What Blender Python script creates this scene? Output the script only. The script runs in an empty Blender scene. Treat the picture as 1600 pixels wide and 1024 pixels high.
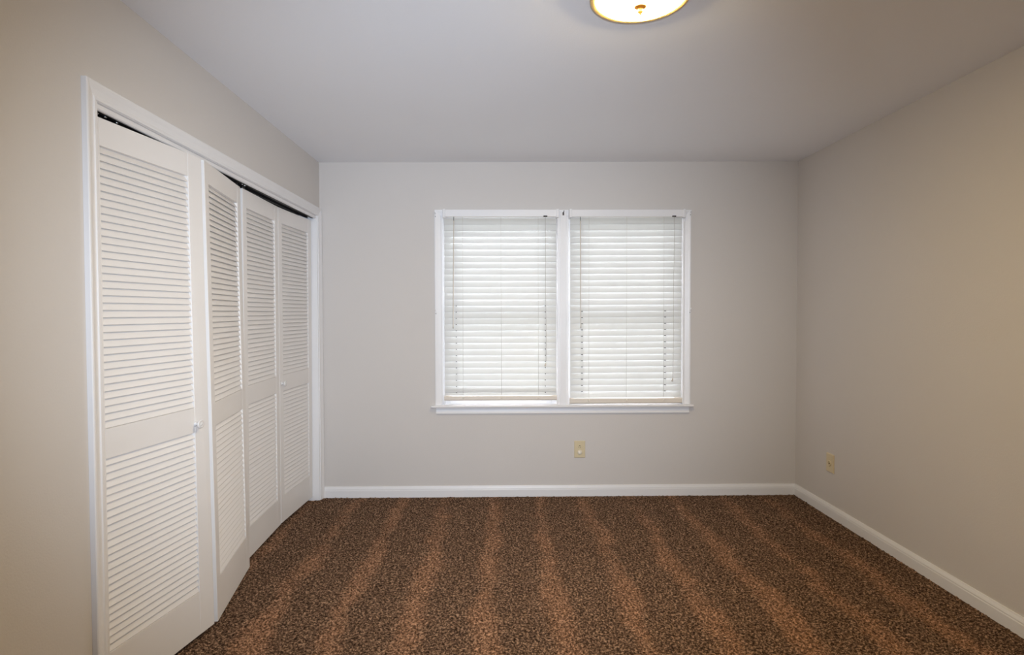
import bpy, bmesh, math, random
import numpy as np
from mathutils import Vector, Matrix

random.seed(7)
S = bpy.context.scene
PI = math.pi
W, H = 3.466, 2.44            # room width, ceiling height
YF = -4.9                     # wall behind the camera

# ------------------------------------------------------------------ camera
def make_camera():
    f, yaw, pitch, roll = 921.64, .0144, -.0255, -.0024
    cy, sy, cp, sp = math.cos(yaw), math.sin(yaw), math.cos(pitch), math.sin(pitch)
    fwd = Vector((sy * cp, cy * cp, sp)); r = Vector((cy, -sy, 0)); u = r.cross(fwd)
    c, s = math.cos(roll), math.sin(roll)
    R, U = r * c + u * s, -r * s + u * c
    cd = bpy.data.cameras.new('camera'); cd.sensor_width = 36; cd.lens = f / 1600 * 36
    cd.clip_start = .02
    o = bpy.data.objects.new('camera', cd); S.collection.objects.link(o)
    m = Matrix((R, U, -fwd)).transposed().to_4x4()
    m.translation = Vector((1.3213, -4.2817, 1.3452))
    o.matrix_world = m
    S.camera = o
make_camera()

# ------------------------------------------------------------------ light and exposure
S.view_settings.view_transform = 'Standard'
S.view_settings.look = 'None'
S.view_settings.gamma = 1
S.view_settings.use_curve_mapping = False
S.view_settings.exposure = 0.0

wd = bpy.data.worlds.new('sky'); S.world = wd; wd.use_nodes = True
bg = wd.node_tree.nodes['Background']
bg.inputs[0].default_value = (.89, .90, 1, 1)
bg.inputs[1].default_value = 10.0            # bright overcast sky

# the photographer's flash on the camera: a soft-edged beam that fades towards the corners
def camera_flash():
    l = bpy.data.lights.new('camera_flash', 'SPOT'); l.energy = 380; l.color = (.711, .828, 1)
    l.spot_size = math.radians(80); l.spot_blend = 1; l.shadow_soft_size = .06
    o = bpy.data.objects.new('camera_flash', l); S.collection.objects.link(o)
    o.location = (1.36, -4.40, 1.45)
    o.rotation_euler = (Vector((.95, 0, 1.30)) - o.location).to_track_quat('-Z', 'Y').to_euler()
camera_flash()
LAMP_STRENGTH = 112

# ------------------------------------------------------------------ materials
def lin(r, g, b):
    f = lambda c: (c / 255 / 12.92) if c / 255 <= .04045 else ((c / 255 + .055) / 1.055) ** 2.4
    return (f(r), f(g), f(b), 1)

def mat(name, col, rough=.5, metal=0, bump=0, bscale=200, vary=0, vscale=3, spec=.5):
    m = bpy.data.materials.new(name); m.use_nodes = True
    nt = m.node_tree; n = nt.nodes; b = n['Principled BSDF']
    b.inputs['Base Color'].default_value = col
    b.inputs['Roughness'].default_value = rough
    b.inputs['Metallic'].default_value = metal
    b.inputs['Specular IOR Level'].default_value = spec
    tc = n.new('ShaderNodeTexCoord')
    if vary:
        no = n.new('ShaderNodeTexNoise'); no.inputs['Scale'].default_value = vscale; no.inputs['Detail'].default_value = 4
        nt.links.new(tc.outputs['Object'], no.inputs['Vector'])
        mx = n.new('ShaderNodeMix'); mx.data_type = 'RGBA'
        mx.inputs[6].default_value = tuple(c * (1 - vary) for c in col[:3]) + (1,)
        mx.inputs[7].default_value = tuple(min(1, c * (1 + vary)) for c in col[:3]) + (1,)
        nt.links.new(no.outputs['Fac'], mx.inputs[0]); nt.links.new(mx.outputs[2], b.inputs['Base Color'])
    if bump:
        no = n.new('ShaderNodeTexNoise'); no.inputs['Scale'].default_value = bscale; no.inputs['Detail'].default_value = 3
        nt.links.new(tc.outputs['Object'], no.inputs['Vector'])
        bp = n.new('ShaderNodeBump'); bp.inputs['Strength'].default_value = bump; bp.inputs['Distance'].default_value = .002
        nt.links.new(no.outputs['Fac'], bp.inputs['Height']); nt.links.new(bp.outputs[0], b.inputs['Normal'])
    return m

M = {}
M['wall'] = mat('wall_paint', lin(217, 211, 205), .75, bump=.25, bscale=160, vary=.012, vscale=2.5, spec=.25)
M['ceiling'] = mat('ceiling_paint', lin(246, 246, 248), .85, bump=.25, bscale=140, vary=.012, vscale=2, spec=.15)
M['trim'] = mat('white_trim_paint', lin(240, 238, 237), .38, vary=.015, vscale=9)
M['door'] = mat('white_louver_paint', lin(238, 234, 230), .45, vary=.02, vscale=6)
M['knob'] = mat('white_knob_enamel', lin(228, 225, 222), .2)
M['dark'] = mat('dark_steel_track', lin(72, 70, 70), .35, .8, vary=.1, vscale=30)
M['steel'] = mat('bright_steel', lin(190, 190, 188), .25, 1, vary=.05, vscale=30)
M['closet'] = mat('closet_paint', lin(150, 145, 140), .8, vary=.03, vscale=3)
M['ivory'] = mat('ivory_plastic', lin(222, 206, 170), .35, vary=.02, vscale=20)
M['terminal'] = mat('dull_brass_terminal', lin(120, 92, 54), .4, .5, vary=.05, vscale=60)
M['ivory2'] = mat('light_ivory_plastic', lin(232, 222, 204), .35, vary=.02, vscale=20)
M['slot'] = mat('dark_slot', lin(35, 28, 22), .6, vary=.1, vscale=50)
M['brass'] = mat('satin_brass', lin(232, 194, 118), .4, .75, vary=.03, vscale=30)
M['finial'] = mat('darkened_brass', lin(126, 86, 30), .4, .4, vary=.03, vscale=30)  # brass colour darkened so the lit bowl does not bleach the finial
M['railing'] = mat('ivory_blind_vinyl', lin(236, 225, 210), .4, vary=.01, vscale=10)
M['cord'] = mat('blind_cord', lin(205, 200, 190), .7, vary=.03, vscale=60)
M['wand'] = mat('pale_wand', lin(222, 212, 198), .25, vary=.03, vscale=60)
M['lawn'] = mat('lawn', lin(120, 122, 108), .9, vary=.2, vscale=8)

def slat_mat():
    m = bpy.data.materials.new('white_translucent_vinyl'); m.use_nodes = True
    nt = m.node_tree; n = nt.nodes; b = n['Principled BSDF']; out = n['Material Output']
    tc = n.new('ShaderNodeTexCoord'); no = n.new('ShaderNodeTexNoise'); no.inputs['Scale'].default_value = 14
    nt.links.new(tc.outputs['Object'], no.inputs['Vector'])
    mx = n.new('ShaderNodeMix'); mx.data_type = 'RGBA'
    mx.inputs[6].default_value = lin(232, 232, 230); mx.inputs[7].default_value = lin(238, 238, 236)
    nt.links.new(no.outputs['Fac'], mx.inputs[0]); nt.links.new(mx.outputs[2], b.inputs['Base Color'])
    b.inputs['Roughness'].default_value = .4
    tr = n.new('ShaderNodeBsdfTranslucent'); tr.inputs[0].default_value = lin(240, 240, 236)
    ms = n.new('ShaderNodeMixShader'); ms.inputs[0].default_value = .32
    nt.links.new(b.outputs[0], ms.inputs[1]); nt.links.new(tr.outputs[0], ms.inputs[2]); nt.links.new(ms.outputs[0], out.inputs[0])
    return m
M['slat'] = slat_mat()

def glass_mat():
    m = bpy.data.materials.new('window_glass'); m.use_nodes = True
    nt = m.node_tree; n = nt.nodes; out = n['Material Output']; n.remove(n['Principled BSDF'])
    t = n.new('ShaderNodeBsdfTransparent'); t.inputs[0].default_value = (.955, .96, .96, 1)
    g = n.new('ShaderNodeBsdfGlossy'); g.inputs['Roughness'].default_value = .02
    fr = n.new('ShaderNodeFresnel'); fr.inputs[0].default_value = 1.45
    ms = n.new('ShaderNodeMixShader')
    nt.links.new(fr.outputs[0], ms.inputs[0]); nt.links.new(t.outputs[0], ms.inputs[1]); nt.links.new(g.outputs[0], ms.inputs[2])
    nt.links.new(ms.outputs[0], out.inputs[0])
    return m
M['glass'] = glass_mat()

def lamp_mat():
    m = bpy.data.materials.new('lit_white_glass'); m.use_nodes = True
    nt = m.node_tree; n = nt.nodes; b = n['Principled BSDF']
    b.inputs['Base Color'].default_value = lin(245, 240, 230); b.inputs['Roughness'].default_value = .25
    b.inputs['Emission Color'].default_value = (1, .78, .42, 1)
    b.inputs['Emission Strength'].default_value = LAMP_STRENGTH
    return m
M['lamp'] = lamp_mat()

def carpet_mat():
    m = bpy.data.materials.new('brown_cut_pile_carpet'); m.use_nodes = True
    nt = m.node_tree; n = nt.nodes; L = nt.links; b = n['Principled BSDF']
    b.inputs['Roughness'].default_value = .95; b.inputs['Specular IOR Level'].default_value = .1
    tc = n.new('ShaderNodeTexCoord')
    def noise(scale, detail=2, rough=.5):
        o = n.new('ShaderNodeTexNoise'); o.inputs['Scale'].default_value = scale; o.inputs['Detail'].default_value = detail
        o.inputs['Roughness'].default_value = rough
        L.new(tc.outputs['Object'], o.inputs['Vector']); return o.outputs['Fac']
    def math_(op, a, b_=None, c=None):
        o = n.new('ShaderNodeMath'); o.operation = op
        for i, v in enumerate((a, b_, c)):
            if v is None: continue
            if isinstance(v, (int, float)): o.inputs[i].default_value = v
            else: L.new(v, o.inputs[i])
        return o.outputs[0]
    sx = n.new('ShaderNodeSeparateXYZ'); L.new(tc.outputs['Object'], sx.inputs[0])
    # vacuum tracks: bands of pile brushed the other way, about a third of a metre apart
    wob = math_('MULTIPLY', math_('SUBTRACT', noise(1.6, 3, .6), .5), .20)
    xx = math_('ADD', sx.outputs['X'], wob)
    ph = math_('MULTIPLY', math_('SUBTRACT', xx, .60), 2 * PI / .325)
    band = math_('COSINE', ph)
    wide = math_('MULTIPLY', math_('ADD', sx.outputs['Y'], 1.0), -.28)      # tracks get broader towards the door
    band = math_('ADD', band, wide)
    band = math_('ADD', band, math_('ADD', math_('MULTIPLY', math_('SUBTRACT', noise(9, 5, .75), .5), 2.1), math_('MULTIPLY', math_('SUBTRACT', noise(2.2, 2, .5), .5), 1.6)))
    mr = n.new('ShaderNodeMapRange'); mr.interpolation_type = 'SMOOTHSTEP'
    mr.inputs['From Min'].default_value = .15; mr.inputs['From Max'].default_value = 1.45
    L.new(band, mr.inputs['Value'])
    fine = noise(92, 3, .75)
    rp = n.new('ShaderNodeValToRGB'); e = rp.color_ramp.elements
    e[0].position = .36; e[0].color = lin(36, 26, 18)
    e[1].position = .66; e[1].color = lin(186, 150, 121)
    x = e.new(.5); x.color = lin(94, 71, 55)
    L.new(fine, rp.inputs[0])
    rp2 = n.new('ShaderNodeValToRGB'); e = rp2.color_ramp.elements
    e[0].position = .35; e[0].color = lin(48, 33, 23)
    e[1].position = .66; e[1].color = lin(214, 166, 132)
    x = e.new(.5); x.color = lin(132, 97, 73)
    L.new(fine, rp2.inputs[0])
    mx = n.new('ShaderNodeMix'); mx.data_type = 'RGBA'
    L.new(mr.outputs[0], mx.inputs[0]); L.new(rp.outputs[0], mx.inputs[6]); L.new(rp2.outputs[0], mx.inputs[7])
    L.new(mx.outputs[2], b.inputs['Base Color'])
    bp = n.new('ShaderNodeBump'); bp.inputs['Strength'].default_value = .8; bp.inputs['Distance'].default_value = .006
    L.new(fine, bp.inputs['Height']); L.new(bp.outputs[0], b.inputs['Normal'])
    return m
M['carpet'] = carpet_mat()

# ------------------------------------------------------------------ mesh helpers
class MB:
    def __init__(s): s.v = []; s.f = []; s.sm = []
    def add(s, vs, fs, smooth=False):
        o = len(s.v); s.v += [tuple(v) for v in vs]; s.f += [tuple(i + o for i in f) for f in fs]; s.sm += [smooth] * len(fs)
        return s
    def box(s, x0, y0, z0, x1, y1, z1, fn=None):
        x0, x1 = sorted((x0, x1)); y0, y1 = sorted((y0, y1)); z0, z1 = sorted((z0, z1))
        vs = [(x, y, z) for z in (z0, z1) for y in (y0, y1) for x in (x0, x1)]
        if fn: vs = [fn(*v) for v in vs]
        return s.add(vs, [(0, 2, 3, 1), (4, 5, 7, 6), (0, 1, 5, 4), (2, 6, 7, 3), (0, 4, 6, 2), (1, 3, 7, 5)])
    def cbox(s, x0, y0, z0, x1, y1, z1, c=.002, fn=None):
        """box with chamfered edges along its longest axis"""
        d = [x1 - x0, y1 - y0, z1 - z0]; a = d.index(max(d)); o = [i for i in range(3) if i != a]
        lo, hi = [x0, y0, z0], [x1, y1, z1]
        p0, p1, q0, q1 = lo[o[0]], hi[o[0]], lo[o[1]], hi[o[1]]
        pr = [(p0 + c, q0), (p1 - c, q0), (p1, q0 + c), (p1, q1 - c), (p1 - c, q1), (p0 + c, q1), (p0, q1 - c), (p0, q0 + c)]
        if a == 1: pr = pr[::-1]
        vs = []
        for t in (lo[a], hi[a]):
            for p, q in pr:
                w = [0, 0, 0]; w[a] = t; w[o[0]] = p; w[o[1]] = q; vs.append(fn(*w) if fn else tuple(w))
        fs = [(i, (i + 1) % 8, (i + 1) % 8 + 8, i + 8) for i in range(8)] + [tuple(range(7, -1, -1)), tuple(range(8, 16))]
        return s.add(vs, fs)
    def loft(s, rings, closed=True, caps=True, smooth=False):
        n = len(rings[0]); vs = [p for r in rings for p in r]; fs = []
        for k in range(len(rings) - 1):
            for i in range(n if closed else n - 1):
                j = (i + 1) % n; fs.append((k * n + i, k * n + j, (k + 1) * n + j, (k + 1) * n + i))
        if caps and closed: fs += [tuple(range(n - 1, -1, -1)), tuple(range((len(rings) - 1) * n, len(rings) * n))]
        return s.add(vs, fs, smooth)
    def lathe(s, prof, c, axis=(0, 0, 1), n=32):
        ax = Vector(axis).normalized(); a = ax.orthogonal().normalized(); b = ax.cross(a); c = Vector(c)
        rings = [[c + ax * h + (a * math.cos(2 * PI * i / n) + b * math.sin(2 * PI * i / n)) * r for i in range(n)] for r, h in prof]
        return s.loft(rings, smooth=True)
    def tube(s, pts, r, n=8):
        pts = [Vector(p) for p in pts]; rings = []
        for k, p in enumerate(pts):
            t = (pts[min(k + 1, len(pts) - 1)] - pts[max(k - 1, 0)]).normalized()
            a = t.cross(Vector((0, 1, .01)) if abs(t.y) < .9 else Vector((1, 0, 0))).normalized(); b = t.cross(a)
            rr = r[k] if isinstance(r, (list, tuple)) else r
            rings.append([p + (a * math.cos(2 * PI * i / n) + b * math.sin(2 * PI * i / n)) * rr for i in range(n)])
        return s.loft(rings, smooth=True)
    def build(s, name, m, parent=None, origin=None):
        me = bpy.data.meshes.new(name)
        o3 = Vector(origin) if origin is not None else Vector((0, 0, 0))
        me.from_pydata([tuple(Vector(v) - o3) for v in s.v], [], s.f)
        bm = bmesh.new(); bm.from_mesh(me); bmesh.ops.recalc_face_normals(bm, faces=bm.faces); bm.to_mesh(me); bm.free()
        me.polygons.foreach_set('use_smooth', s.sm)
        me.materials.append(M[m]); me.update()
        o = bpy.data.objects.new(name, me); S.collection.objects.link(o)
        if parent is not None:
            o.parent = parent; o.location = o3 - pw(parent)
        else: o.location = o3
        return o

def pw(o):
    v = Vector(o.location)
    while o.parent: o = o.parent; v += Vector(o.location)
    return v

def tag(o, label=None, cat=None, group=None, kind=None):
    if label: o['label'] = label
    if cat: o['category'] = cat
    if group: o['group'] = group
    if kind: o['kind'] = kind
    return o

def empty(name, loc):
    o = bpy.data.objects.new(name, None); o.empty_display_size = .05; o.location = loc; S.collection.objects.link(o); return o

# ------------------------------------------------------------------ room shell
# closet opening in the left wall; window opening in the back wall
OY0, OY1, OZ = -2.342, -.060, 2.036
WX0, WX1, WZ0, WZ1 = .886, 2.622, .672, 2.036
T = .12
b = MB()
b.box(-T, YF - T, -.02, 0, OY0, H); b.box(-T, OY1, -.02, 0, T, H); b.box(-T, OY0, OZ, 0, OY1, H)
tag(b.build('wall_left', 'wall'), 'warm grey painted wall around the louvered closet', 'wall', kind='structure')
b = MB()
b.box(0, 0, -.02, WX0, T, H); b.box(WX1, 0, -.02, W, T, H); b.box(WX0, 0, -.02, WX1, T, WZ0 - .02); b.box(WX0, 0, WZ1, WX1, T, H)
tag(b.build('wall_back', 'wall'), 'warm grey painted wall with the double window', 'wall', kind='structure')
tag(MB().box(W, YF - T, -.02, W + T, T, H).build('wall_right', 'wall'), 'bare warm grey wall on the right with a cable jack', 'wall', kind='structure')
tag(MB().box(0, YF - T, -.02, W, YF, H).build('wall_front', 'wall'), 'warm grey wall behind the camera', 'wall', kind='structure')
b = MB()
# the ceiling sags a little over the closet corner
z = lambda x, y: H - .016 * (1 - min(1, max(0, x) / W)) * (1 if y > -1 else .55)
b.add([(-T, YF - T, z(0, -4)), (W + T, YF - T, H), (W + T, T, H - .001), (-T, T, z(0, 0)),
       (-T, YF - T, H + .1), (W + T, YF - T, H + .1), (W + T, T, H + .1), (-T, T, H + .1)],
      [(0, 1, 2, 3), (4, 7, 6, 5), (0, 4, 5, 1), (1, 5, 6, 2), (2, 6, 7, 3), (3, 7, 4, 0)])
tag(b.build('ceiling', 'ceiling'), 'smooth off-white painted ceiling', 'ceiling', kind='structure')
# closet inside
b = MB()
CX = -.72
b.box(CX - .05, OY0 - .05, -.02, CX, T, H)
b.box(CX, OY0 - .05, -.02, -T, OY0 - .01, H); b.box(CX, OY1 + .02, -.02, -T, OY1 + .07, H)
b.box(CX, OY0 - .05, 2.3, -T, OY1 + .07, H)
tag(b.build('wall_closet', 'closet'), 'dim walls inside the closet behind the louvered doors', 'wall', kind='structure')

# carpet: a dense, uneven pile surface
def carpet():
    rng = np.random.default_rng(3)
    st = .0085
    xs = np.arange(CX, W + st, st); ys = np.arange(YF, 0 + st, st)
    nx, ny = len(xs), len(ys)
    X, Y = np.meshgrid(xs, ys)
    X = X + rng.uniform(-.35, .35, X.shape) * st; Y = Y + rng.uniform(-.35, .35, Y.shape) * st
    Z = rng.uniform(-.0045, .0045, X.shape)
    k = rng.normal(size=(ny // 6 + 3, nx // 6 + 3)) * .0012
    Z += np.kron(k, np.ones((6, 6)))[:ny, :nx]
    co = np.stack([X, Y, Z], -1).reshape(-1, 3).astype(np.float32)
    i = np.arange((ny - 1) * (nx - 1)); r, c = i // (nx - 1), i % (nx - 1)
    a = r * nx + c
    F = np.stack([a, a + 1, a + nx + 1, a + nx], -1).astype(np.int32)
    me = bpy.data.meshes.new('floor')
    me.vertices.add(len(co)); me.vertices.foreach_set('co', co.ravel())
    me.loops.add(F.size); me.loops.foreach_set('vertex_index', F.ravel())
    me.polygons.add(len(F)); me.polygons.foreach_set('loop_start', np.arange(0, F.size, 4, dtype=np.int32))
    me.polygons.foreach_set('loop_total', np.full(len(F), 4, np.int32))
    me.update(calc_edges=True); me.validate()
    me.materials.append(M['carpet'])
    o = bpy.data.objects.new('floor', me); S.collection.objects.link(o)
    tag(o, 'brown cut-pile carpet with pale vacuum tracks', 'carpet', kind='structure')
carpet()

# profiled moulding swept along a run of points; across(p) and out directions are given per run
def moulding(path, across, out, prof):
    """path: points with the mitre already in 'across' (one across vector per point)"""
    rings = [[Vector(p) + Vector(a) * w + Vector(out) * t for w, t in prof] for p, a in zip(path, across)]
    return MB().loft(rings)

BASE = [(0, 0), (0, .014), (.052, .014), (.056, .0125), (.062, .0125), (.069, .010), (.075, .0075), (.0805, .006), (.0805, 0)]
def baseboard(name, p0, p1, out, label):
    o = moulding([p0, p1], [(0, 0, 1)] * 2, out, BASE).build(name, 'trim'); tag(o, label, 'baseboard', kind='structure')
baseboard('baseboard_back', (0.016, 0, 0), (W - .001, 0, 0), (0, -1, 0), 'white baseboard under the window wall')
baseboard('baseboard_right', (W, YF, 0), (W, -.0005, 0), (-1, 0, 0), 'white baseboard along the bare right wall')
baseboard('baseboard_left', (0, YF, 0), (0, OY0 - .053, 0), (1, 0, 0), 'white baseboard left of the closet')
baseboard('baseboard_front', (0.016, YF, 0), (W - .016, YF, 0), (0, 1, 0), 'white baseboard behind the camera')

# ------------------------------------------------------------------ closet trim
CAS = [(0, 0), (0, .009), (.003, .0105), (.009, .0105), (.012, .008), (.016, .0075), (.030, .0115), (.041, .0165), (.047, .0185), (.053, .0185), (.0555, .016), (.0555, 0)]
def closet_trim():
    y0, y1, z1 = OY0 + .001, OY1 - .001, OZ - .001
    path = [(0, y0, 0), (0, y0, z1), (0, y1, z1), (0, y1, 0)]
    acr = [(0, -1, 0), (0, -1, 1), (0, 1, 1), (0, 1, 0)]
    o = moulding(path, acr, (1, 0, 0), CAS).build('trim_1', 'trim')
    tag(o, 'white moulded casing around the closet opening', 'door casing', kind='structure')
    j = MB()
    j.box(-T, y0 - .001, 0, .004, y0 + .012, OZ); j.box(-T, y1 - .012, 0, .004, y1 + .001, OZ)
    j.box(-T, y0 + .012, OZ - .003, .004, y1 - .012, OZ + .0)
    j.build('jamb', 'trim', o)
    s = MB()      # stop strip under the head, and on the far jamb
    s.cbox(-.018, y0 + .012, OZ - .0235, -.002, y1 - .012, OZ - .003, .004)
    s.build('stop_strip', 'trim', o)
    t = MB()
    zt = OZ - .003
    for (xa, xb, za, zb) in ((-.064, -.026, zt - .003, zt), (-.0665, -.064, zt - .019, zt), (-.026, -.0235, zt - .019, zt), (-.064, -.055, zt - .019, zt - .017), (-.035, -.026, zt - .019, zt - .017)):
        t.box(xa, y0 + .013, za, xb, y1 - .013, zb)
    t.build('track', 'dark', o)
    for yy in (y0 + .06, y0 + .10, y0 + .16, -1.19, -1.16, -.16):
        sc = MB().lathe([(.0, -.002), (.005, -.001), (.005, .004), (.003, .006)], (-.03, yy, zt - .0225), n=12)
        sc.build('track_screw', 'steel', o)
closet_trim()

# ------------------------------------------------------------------ bifold louvered doors
TH = .028
def panel(root, fb0, fb1, ft0, ft1, zb, zt, knob=None, st=(.052, .058)):
    """front-face lines at the foot (fb0-fb1) and head (ft0-ft1); s along, n outwards, z up"""
    fb0, fb1, ft0, ft1 = map(Vector, (fb0, fb1, ft0, ft1))
    wd_ = (fb1 - fb0).length
    def P(s, n, z):
        k = (z - zb) / (zt - zb)
        a = fb0.lerp(ft0, k); c = fb1.lerp(ft1, k)
        d = (c - a).normalized(); nn = Vector((d.y, -d.x))
        p = a.lerp(c, s / wd_) + nn * n
        return (p.x, p.y, z)
    S0, S1 = st[0], wd_ - st[1]
    Z = [zb, .196, .856, .957, 1.903, zt]
    org = P(0, 0, zb)
    f = MB()
    f.cbox(0, -TH, zb, S0, 0, zt, .0015, P); f.cbox(S1, -TH, zb, wd_, 0, zt, .0015, P)
    for za, zc in ((Z[0], Z[1]), (Z[2], Z[3]), (Z[4], Z[5])):
        f.box(S0, -TH, za, S1, -.0006, zc, P)
    pn = f.build('door_panel', 'door', root, org)
    for za, zc, n in ((Z[3], Z[4], 38), (Z[1], Z[2], 26)):
        m = MB(); pit = (zc - za) / n
        for i in range(n):
            z0 = za + i * pit - .0005
            # rounded slat, outer edge low
            lo, hi = Vector((-.0040, z0 + .0030)), Vector((-.0190, z0 + pit + .0115))
            d = (hi - lo).normalized(); q = Vector((d.y, -d.x)); q = q if q.x > 0 else -q
            h = .0023
            sec = [lo + q * h * .5 - d * .0018, lo + q * h, hi + q * h, hi + q * h * .5 + d * .0018, hi - q * h * .5 + d * .0018, hi - q * h, lo - q * h, lo - q * h * .5 - d * .0018]
            sec = [Vector((min(-.001, c.x), min(max(c.y, za), zc))) for c in sec]
            m.loft([[P(s, c.x, c.y) for c in sec] for s in (S0 - .002, S1 + .002)])
        m.build('louver_section', 'door', pn, P(S0, 0, za))
    if knob:
        s, z = knob
        a = Vector(P(s, 0, z)); nrm = (Vector(P(s, 1, z)) - a).normalized()
        k = MB().lathe([(.0, 0), (.011, 0), (.010, .003), (.006, .006), (.006, .012), (.011, .016), (.0165, .019), (.0175, .023), (.0165, .0265), (.0125, .028), (.0115, .027), (.007, .0268), (.0055, .0285), (0, .029)], a, nrm, 28)
        k.build('knob', 'knob', pn, a)
    return pn

d1 = empty('door_1', (-.03, OY0 + .02, 0))
tag(d1, 'white louvered bifold closet door standing half open near the camera', 'closet door', kind='structure')
panel(d1, (-.020, -2.328), (.084, -1.777), (-.020, -2.328), (.053, -1.768), .020, 1.995, knob=(.478, .891), st=(.036, .086))
panel(d1, (.0885, -1.757), (-.010, -1.207), (.056, -1.750), (-.034, -1.205), .018, 1.994)
d2 = empty('door_2', (-.03, OY1 - .02, 0))
tag(d2, 'white louvered bifold closet door nearly closed beside the window wall', 'closet door', kind='structure')
panel(d2, (-.044, -1.168), (-.068, -.618), (-.036, -1.172), (-.060, -.630), .030, 1.996)
panel(d2, (-.068, -.613), (-.046, -.078), (-.060, -.625), (-.034, -.084), .032, 1.996, knob=(.028, .905))
def door_guides():
    for o, x, y in ((d1, -.046, -1.235), (d2, -.050, -1.140)):
        g = MB().tube([(x, y, 1.972), (x, y, 2.018)], .005, 10)
        g.lathe([(.004, 0), (.011, .002), (.011, .010), (.004, .012)], (x, y, 2.000), n=14)
        g.build('track_guide', 'dark', o, (x, y, 2.0))
    m = MB().box(-.046, OY0 + .03, 1.988, -.022, OY0 + .085, 1.992); m.tube([(-.034, OY0 + .045, 1.99), (-.034, OY0 + .045, 2.028)], .0045, 10)
    m.build('pivot_bracket', 'steel', d1, (-.034, OY0 + .045, 1.99))
door_guides()

# ------------------------------------------------------------------ window
def window():
    w = empty('window_1', (1.754, 0, WZ0))
    tag(w, 'white double window with two sashes behind blinds on the back wall', 'window', kind='structure')
    c = MB()
    prof = [(0, 0), (0, .010), (.004, .012), (.012, .012), (.016, .009), (.040, .015), (.050, .018), (.058, .018), (.058, 0)]
    x0, x1, zt = WX0, WX1, WZ1
    path = [(x0, 0, WZ0 + .001), (x0, 0, zt - .010), (x1, 0, zt - .010), (x1, 0, WZ0 + .001)]
    acr = [(-1, 0, 0), (-1, 0, 1), (1, 0, 1), (1, 0, 0)]
    rings = [[Vector(p) + Vector(a) * q + Vector((0, -1, 0)) * t for q, t in prof] for p, a in zip(path, acr)]
    c.loft(rings); c.build('casing', 'trim', w)
    mu = MB().cbox(1.714, -.014, WZ0, 1.794, .10, zt, .003); mu.cbox(1.730, -.020, WZ0, 1.778, -.014, zt + .04, .003); mu.build('mullion', 'trim', w)
    s = MB()
    pr = [(.10, WZ0 - .016), (-.040, WZ0 - .016), (-.048, WZ0 - .013), (-.051, WZ0 - .006), (-.048, WZ0 - .001), (-.043, WZ0 + .002), (.10, WZ0 + .002)]
    s.loft([[(xx, y, zz) for y, zz in pr] for xx in (x0 + .001, x1 - .001)])
    s.loft([[(xx, min(y, -.0005), zz) for y, zz in pr] for xx in (.800, x0 + .001)]); s.loft([[(xx, min(y, -.0005), zz) for y, zz in pr] for xx in (x1 - .001, 2.696)])
    s.build('stool', 'trim', w)
    a = MB(); pr = [(-.0005, WZ0 - .016), (-.012, WZ0 - .016), (-.012, WZ0 - .028), (-.009, WZ0 - .032), (-.013, WZ0 - .048), (-.017, WZ0 - .053), (-.017, WZ0 - .060), (-.014, WZ0 - .063), (-.0005, WZ0 - .063)]
    a.loft([[(xx, y, zz) for y, zz in pr] for xx in (.8315, 2.674)]); a.build('apron', 'trim', w)
    j = MB()
    j.box(x0, 0, WZ0, x0 + .006, T, zt); j.box(x1 - .006, 0, WZ0, x1, T, zt); j.box(x0, 0, zt - .006, x1, T, zt); j.box(x0, .10, WZ0 - .02, x1, T + .03, WZ0)
    j.build('jamb', 'trim', w)
    for xa, xb in ((x0 + .006, 1.714), (1.794, x1 - .006)):
        for za, zb, yy in ((WZ0, 1.37, .045), (1.335, zt - .006, .078)):
            f = MB(); q = .042
            f.cbox(xa, yy, za, xa + q, yy + .03, zb, .003); f.cbox(xb - q, yy, za, xb, yy + .03, zb, .003)
            f.cbox(xa + q, yy, za, xb - q, yy + .03, za + q, .003); f.cbox(xa + q, yy, zb - .035, xb - q, yy + .03, zb, .003)
            so = f.build('sash', 'trim', w, ((xa + xb) / 2, yy, za))
            MB().box(xa + q - .005, yy + .012, za + q - .005, xb - q + .005, yy + .016, zb - .03).build('pane', 'glass', so, ((xa + xb) / 2, yy, za + q))
window()
g = MB().box(-12, T + .2, -.6, 16, 40, -.5).build('lawn', 'lawn')
tag(g, 'lawn outside glimpsed through the blind gaps', 'lawn', kind='structure')

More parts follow.
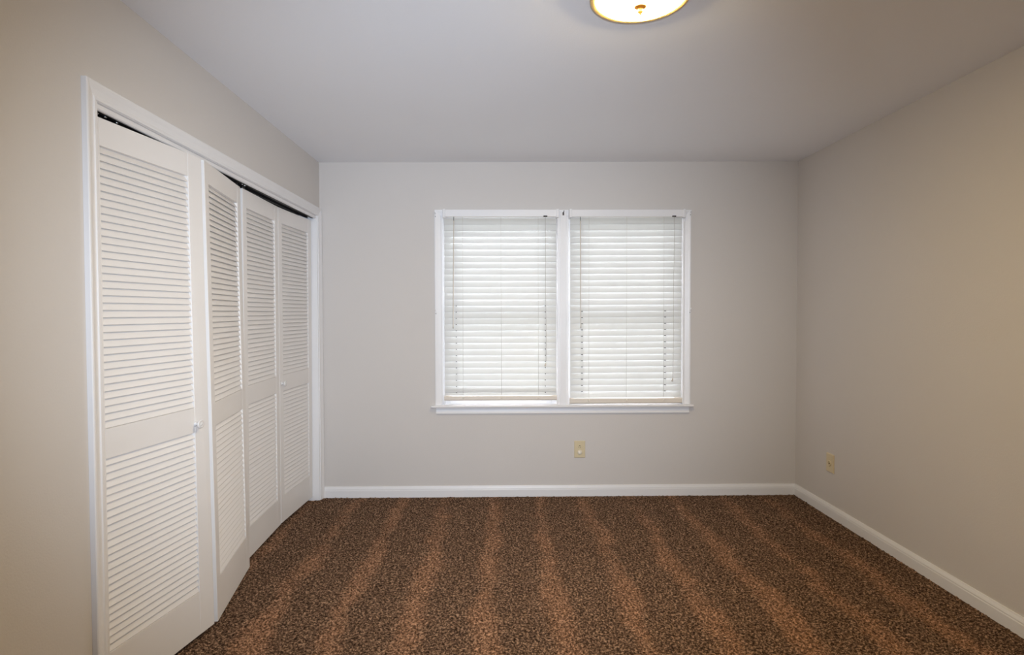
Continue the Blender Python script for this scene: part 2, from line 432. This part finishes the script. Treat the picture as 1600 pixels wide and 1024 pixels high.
# ------------------------------------------------------------------ blinds
def blind(x0, x1, vx0, vx1, ztop, zbot, ang, rail, cords, routs, wand, lift, label, hole_rows, hole_w, tilt=0.0):
    xc = (x0 + x1) / 2
    r = empty('window_blind', (xc, -.045, 2.03))
    tag(r, label, 'blind', 'white slat blinds over the window')
    hr = MB(); hr.cbox(vx0 + .012, -.058, 2.030, vx1 - .012, -.020, 2.076, .002); hr.build('headrail', 'railing', r, (xc, -.04, 2.05))
    va = MB(); va.cbox(vx0 + .004, -.067, 2.027, vx1 - .004, -.060, 2.0775, .002); va.build('valance', 'trim', r, (xc, -.064, 2.05))
    for xx in (vx0, vx1 - .003):
        bx = xx if xx < xc else xx - .016
        MB().cbox(bx, -.0705, 2.0225, bx + .019, -.0185, 2.0815, .003).build('end_bracket', 'trim', r, (xx, -.04, 2.05))
    n = 28; pit = (ztop - zbot) / (n - 1); hw = .025; m = MB()
    yc = -.040
    brk = sorted([x0, x1] + [v for q in routs for v in (q - hole_w, q + hole_w)])
    for i in range(n + 1):
        ze = ztop - i * pit if i < n else zbot - (zbot - rail[1] - .003)       # height of the low, room-side edge
        a = ang + random.uniform(-.025, .025)
        if i == n: a = ang
        droop = random.uniform(-.0006, .0006)
        prof = []
        for k in range(7):                                      # slightly crowned
            t = -1 + 2 * k / 6
            cr = .0022 * (1 - t * t)
            prof.append((yc + t * hw * math.cos(a) - cr * math.sin(a), ze + (t + 1) * hw * math.sin(a) - cr * math.cos(a) * 0 + cr * .2))
        th = .0013
        nrm = Vector((-math.sin(a), math.cos(a)))
        for (xa, xb), hole in zip(zip(brk[:-1], brk[1:]), [0, 1] * 4):
            pf = prof
            ring = [(y + nrm.x * th, zz + nrm.y * th) for y, zz in pf] + [(y - nrm.x * th, zz - nrm.y * th) for y, zz in reversed(pf)]
            f = lambda x, z_: z_ + tilt * (x - xc) + droop * math.sin((x - x0) * 5)
            m.loft([[(xa, y, f(xa, zz)) for y, zz in ring], [(xb, y, f(xb, zz)) for y, zz in ring]])
    me_ = None
    for i in sorted(hole_rows):  # solid dark boxes stand in for the shaded rout holes under the slat lips
        ze = ztop - i * pit
        for q in routs:
            c = (q, yc - hw * math.cos(ang) + .0025, ze - .0018 + tilt * (q - xc))
            if me_ is None:
                o = MB().box(c[0] - hole_w, c[1] - .0015, c[2] - .0027, c[0] + hole_w, c[1] + .0015, c[2] + .0027).build('dark_rout_hole', 'slot', r, c); me_ = o.data
            else:
                o = bpy.data.objects.new('dark_rout_hole', me_); S.collection.objects.link(o); o.parent = r; o.location = Vector(c) - r.location
    m.build('slats', 'slat', r, (xc, yc, (ztop + zbot) / 2))
    ra, rb = rail
    R_ = MB().cbox(x0 - .003, yc - .025, ra, x1 + .003, yc + .022, rb, .006); ro = R_.build('bottom_rail', 'railing', r, (xc, yc, ra))
    for q in cords:
        MB().lathe([(0, 0), (.008, 0), (.007, .003), (0, .004)], (q, yc - .025, (ra + rb) / 2 + .003), (0, -1, 0), 12).build('rail_button', 'railing', ro, (q, yc - .027, (ra + rb) / 2))
    for q in cords:
        t = MB().tube([(q, yc - .0155, 2.03), (q, yc - .0155, rb)], .0007, 6)
        t.build('ladder_cord', 'cord', r, (q, yc - .014, 2.03))
    wx0, wx1, wz = wand
    t = MB(); t.tube([(wx0, -.071, 1.998), (wx0, -.072, 1.99), (wx1, -.070, wz + .02), (wx1, -.070, wz)], [.003, .0033, .0033, .0042], 8)
    wo = t.build('tilt_wand', 'wand', r, (wx0, -.07, 1.99))
    MB().tube([(wx0, -.062, 2.028), (wx0, -.071, 2.018), (wx0, -.073, 2.006), (wx0, -.0715, 1.994)], .0022, 8).build('wand_hook', 'dark', wo, (wx0, -.07, 2.01))
    MB().box(lift[0] - .014, -.0685, 2.0265, lift[0] + .014, -.058, 2.0345).build('cord_lock', 'slot', r, (lift[0], -.064, 2.03))
    pts = [(lift[0] + (lift[1] - lift[0]) * k / 8 + .0015 * math.sin(k * 1.3), -.069 + .0005 * math.sin(k * 2), 2.026 + (lift[2] - 2.026) * k / 8) for k in range(9)]
    co = MB().tube(pts, .0011, 6).build('lift_cord', 'cord', r, pts[0])
    e = pts[-1]
    MB().lathe([(.001, .0), (.004, -.004), (.0055, -.020), (.005, -.026), (0, -.027)], e, (.25, 0, 1), 10).build('tassel', 'wand', co, e)
    return r
A1 = math.radians(66.5); A2 = math.radians(68.5)
blind(.8985, 1.701, .8905, 1.7185, 1.974, .772, A1, (.715, .746), (1.031, 1.3056, 1.5714), (.9825, 1.6216), (.970, .962, 1.232), (1.6215, 1.626, .985),
      'left white window blind with daylight glowing through its slats', set(range(13, 28)), .0035)
blind(1.8015, 2.604, 1.7925, 2.627, 1.978, .777, A2, (.6885, .7258), (1.934, 2.2056, 2.473), (1.886, 2.4859), (1.8716, 1.8743, 1.232), (2.5427, 2.539, .872),
      'right white window blind lowered to the sill, slats shut', set(range(14, 28)), .0065, tilt=.004)

# ------------------------------------------------------------------ little hooks on the window casing
def hook(loc, label, cat, mat_='trim', turn=1, hh=.022):
    x, y, zz = loc
    o = empty('curtain_hook', loc); tag(o, label, cat, 'curtain rod hooks on the window casing')
    p = MB().cbox(x - .006, y - .002, zz - hh, x + .006, y, zz + hh, .0008); p.build('base_plate', mat_, o, loc)
    a = MB().tube([(x, y - .001, zz + .006), (x, y - .016, zz + .006), (x + .001 * turn, y - .022, zz + .010), (x + .003 * turn, y - .022, zz + .020)], .0028, 8)
    a.build('prong', mat_, o, loc)
    MB().lathe([(0, 0), (.003, 0), (.002, .0015), (0, .002)], (x, y - .002, zz - hh * .64), (0, -1, 0), 10).build('screw', 'dark', o, (x, y, zz - hh * .64))
hook((.8345, -.0182, 2.050), 'small white curtain rod hook at the top left corner of the window casing', 'hook', turn=-1)
hook((2.6740, -.0182, 2.062), 'small white curtain rod hook at the top right corner of the window casing', 'hook')
hook((.8345, -.0182, 1.352), 'small white hook halfway down the left window casing', 'hook', turn=-1)
hook((2.6740, -.0182, 1.356), 'small white hook halfway down the right window casing', 'hook')
hook((1.7545, -.0202, 2.055), 'small dark hook at the top of the window mullion between the blinds', 'hook', 'dark', hh=.011)

# ------------------------------------------------------------------ wall plates
def plate_prof(cx, cz, w, h, fn, d=.006):
    m = MB(); rings = []
    for e, t in ((0, 0), (0, d * .5), (.003, d)):
        rings.append([fn(cx - w / 2 + e, t, cz - h / 2 + e), fn(cx + w / 2 - e, t, cz - h / 2 + e), fn(cx + w / 2 - e, t, cz + h / 2 - e), fn(cx - w / 2 + e, t, cz + h / 2 - e)])
    return m.loft(rings)
def outlet():
    cx, cz = 1.8757, .344
    fn = lambda a, t, z_: (a, -.0003 - t, z_)
    o = empty('wall_outlet', (cx, 0, cz)); tag(o, 'ivory duplex outlet on the wall under the window, lower socket capped', 'outlet')
    plate_prof(cx, cz, .080, .124, fn).build('cover_plate', 'ivory', o, (cx, 0, cz))
    def face(z_, m, t0, r):
        ring = []
        for i in range(28):
            a = 2 * PI * i / 28
            ring.append((r * math.cos(a), max(-r * .78, min(r * .78, r * math.sin(a)))))
        return MB().loft([[fn(cx + p, t, z_ + q) for p, q in ring] for t in (.004, t0)]).build('socket', m, o, (cx, 0, z_))
    f = face(cz + .020, 'ivory', .0075, .0172)
    for dx, hh in ((-.0062, .0075), (.0062, .009)):
        MB().box(cx + dx - .0013, -.0083, cz + .016 - hh / 2, cx + dx + .0013, -.0070, cz + .016 + hh / 2).build('slot', 'slot', f, (cx + dx, -.008, cz + .016))
    MB().lathe([(0, 0), (.0034, 0), (.0034, .0012), (0, .0012)], (cx, -.0072, cz + .028), (0, -1, 0), 14).build('ground_hole', 'slot', f, (cx, -.007, cz + .028))
    face(cz - .020, 'ivory', .0072, .0172)
    cap = MB().lathe([(0, .006), (.0165, .006), (.0170, .010), (.0155, .0125), (0, .013)], (cx, 0, cz - .021), (0, -1, 0), 26).build('socket_cap', 'ivory2', o, (cx, -.01, cz - .021))
    MB().lathe([(0, .005), (.0032, .005), (.0028, .0068), (0, .0072)], (cx, 0, cz), (0, -1, 0), 14).build('screw', 'ivory2', o, (cx, -.006, cz))
outlet()
def jack():
    cy, cz = -.466, .3525
    fn = lambda a, t, z_: (W - .0003 - t, a, z_)
    o = empty('cable_jack', (W, cy, cz)); tag(o, 'ivory cable jack plate low on the right wall', 'wall jack')
    plate_prof(cy, cz, .084, .122, fn, .008).build('cover_plate', 'ivory', o, (W, cy, cz))
    MB().lathe([(.015, .006), (.0200, .0075), (.0190, .0125), (.0135, .013), (.012, .0085), (0, .0085)], (W, cy, cz - .002), (-1, 0, 0), 24).build('jack_ring', 'ivory', o, (W - .008, cy, cz))
    MB().lathe([(0, .006), (.0042, .006), (.0042, .013), (.0018, .0132), (0, .0125)], (W, cy, cz - .002), (-1, 0, 0), 12).build('connector', 'terminal', o, (W - .012, cy, cz))
    for s in (1, -1):
        MB().lathe([(0, .005), (.0034, .005), (.003, .0072), (0, .0076)], (W, cy, cz + s * .047), (-1, 0, 0), 14).build('screw', 'ivory2', o, (W - .007, cy, cz + s * .047))
jack()

# ------------------------------------------------------------------ ceiling light
def ceiling_light():
    c = (1.788, -2.262); zc = H - .0085
    o = empty('ceiling_light', (c[0], c[1], zc)); tag(o, 'lit round flush ceiling light with white glass bowl and brass rim', 'ceiling light')
    pan = MB().lathe([(0, 0), (.150, 0), (.152, -.004), (.152, -.012), (0, -.012)], (c[0], c[1], zc), n=64); pan.build('ceiling_pan', 'trim', o, (c[0], c[1], zc))
    rim = MB()
    pr = [(.149, -.006), (.163, -.006), (.168, -.009), (.1695, -.016), (.1685, -.023), (.165, -.0265), (.154, -.0265), (.149, -.022), (.149, -.006)]
    rim.lathe(pr, (c[0], c[1], zc), n=72); rim.build('rim', 'brass', o, (c[0], c[1], zc - .02))
    bowl = []
    for k in range(15):
        t = k / 14 * PI / 2
        bowl.append((.150 * math.cos(t) + 1e-4, -.020 - .033 * math.sin(t)))
    gl = MB().lathe(bowl, (c[0], c[1], zc), n=64); gl.build('glass_bowl', 'lamp', o, (c[0], c[1], zc - .03))
    fi = MB().lathe([(r_, h_ + .0105) for r_, h_ in [(0, -.060), (.0205, -.060), (.0225, -.0625), (.019, -.0655), (.011, -.068), (.0065, -.071), (.008, -.074), (.0095, -.078), (.008, -.082), (.004, -.0845), (.004, -.0865), (.0025, -.0885), (0, -.089)]], (c[0], c[1], zc), n=28)
    fi.build('finial', 'finial', o, (c[0], c[1], zc - .07))
ceiling_light()
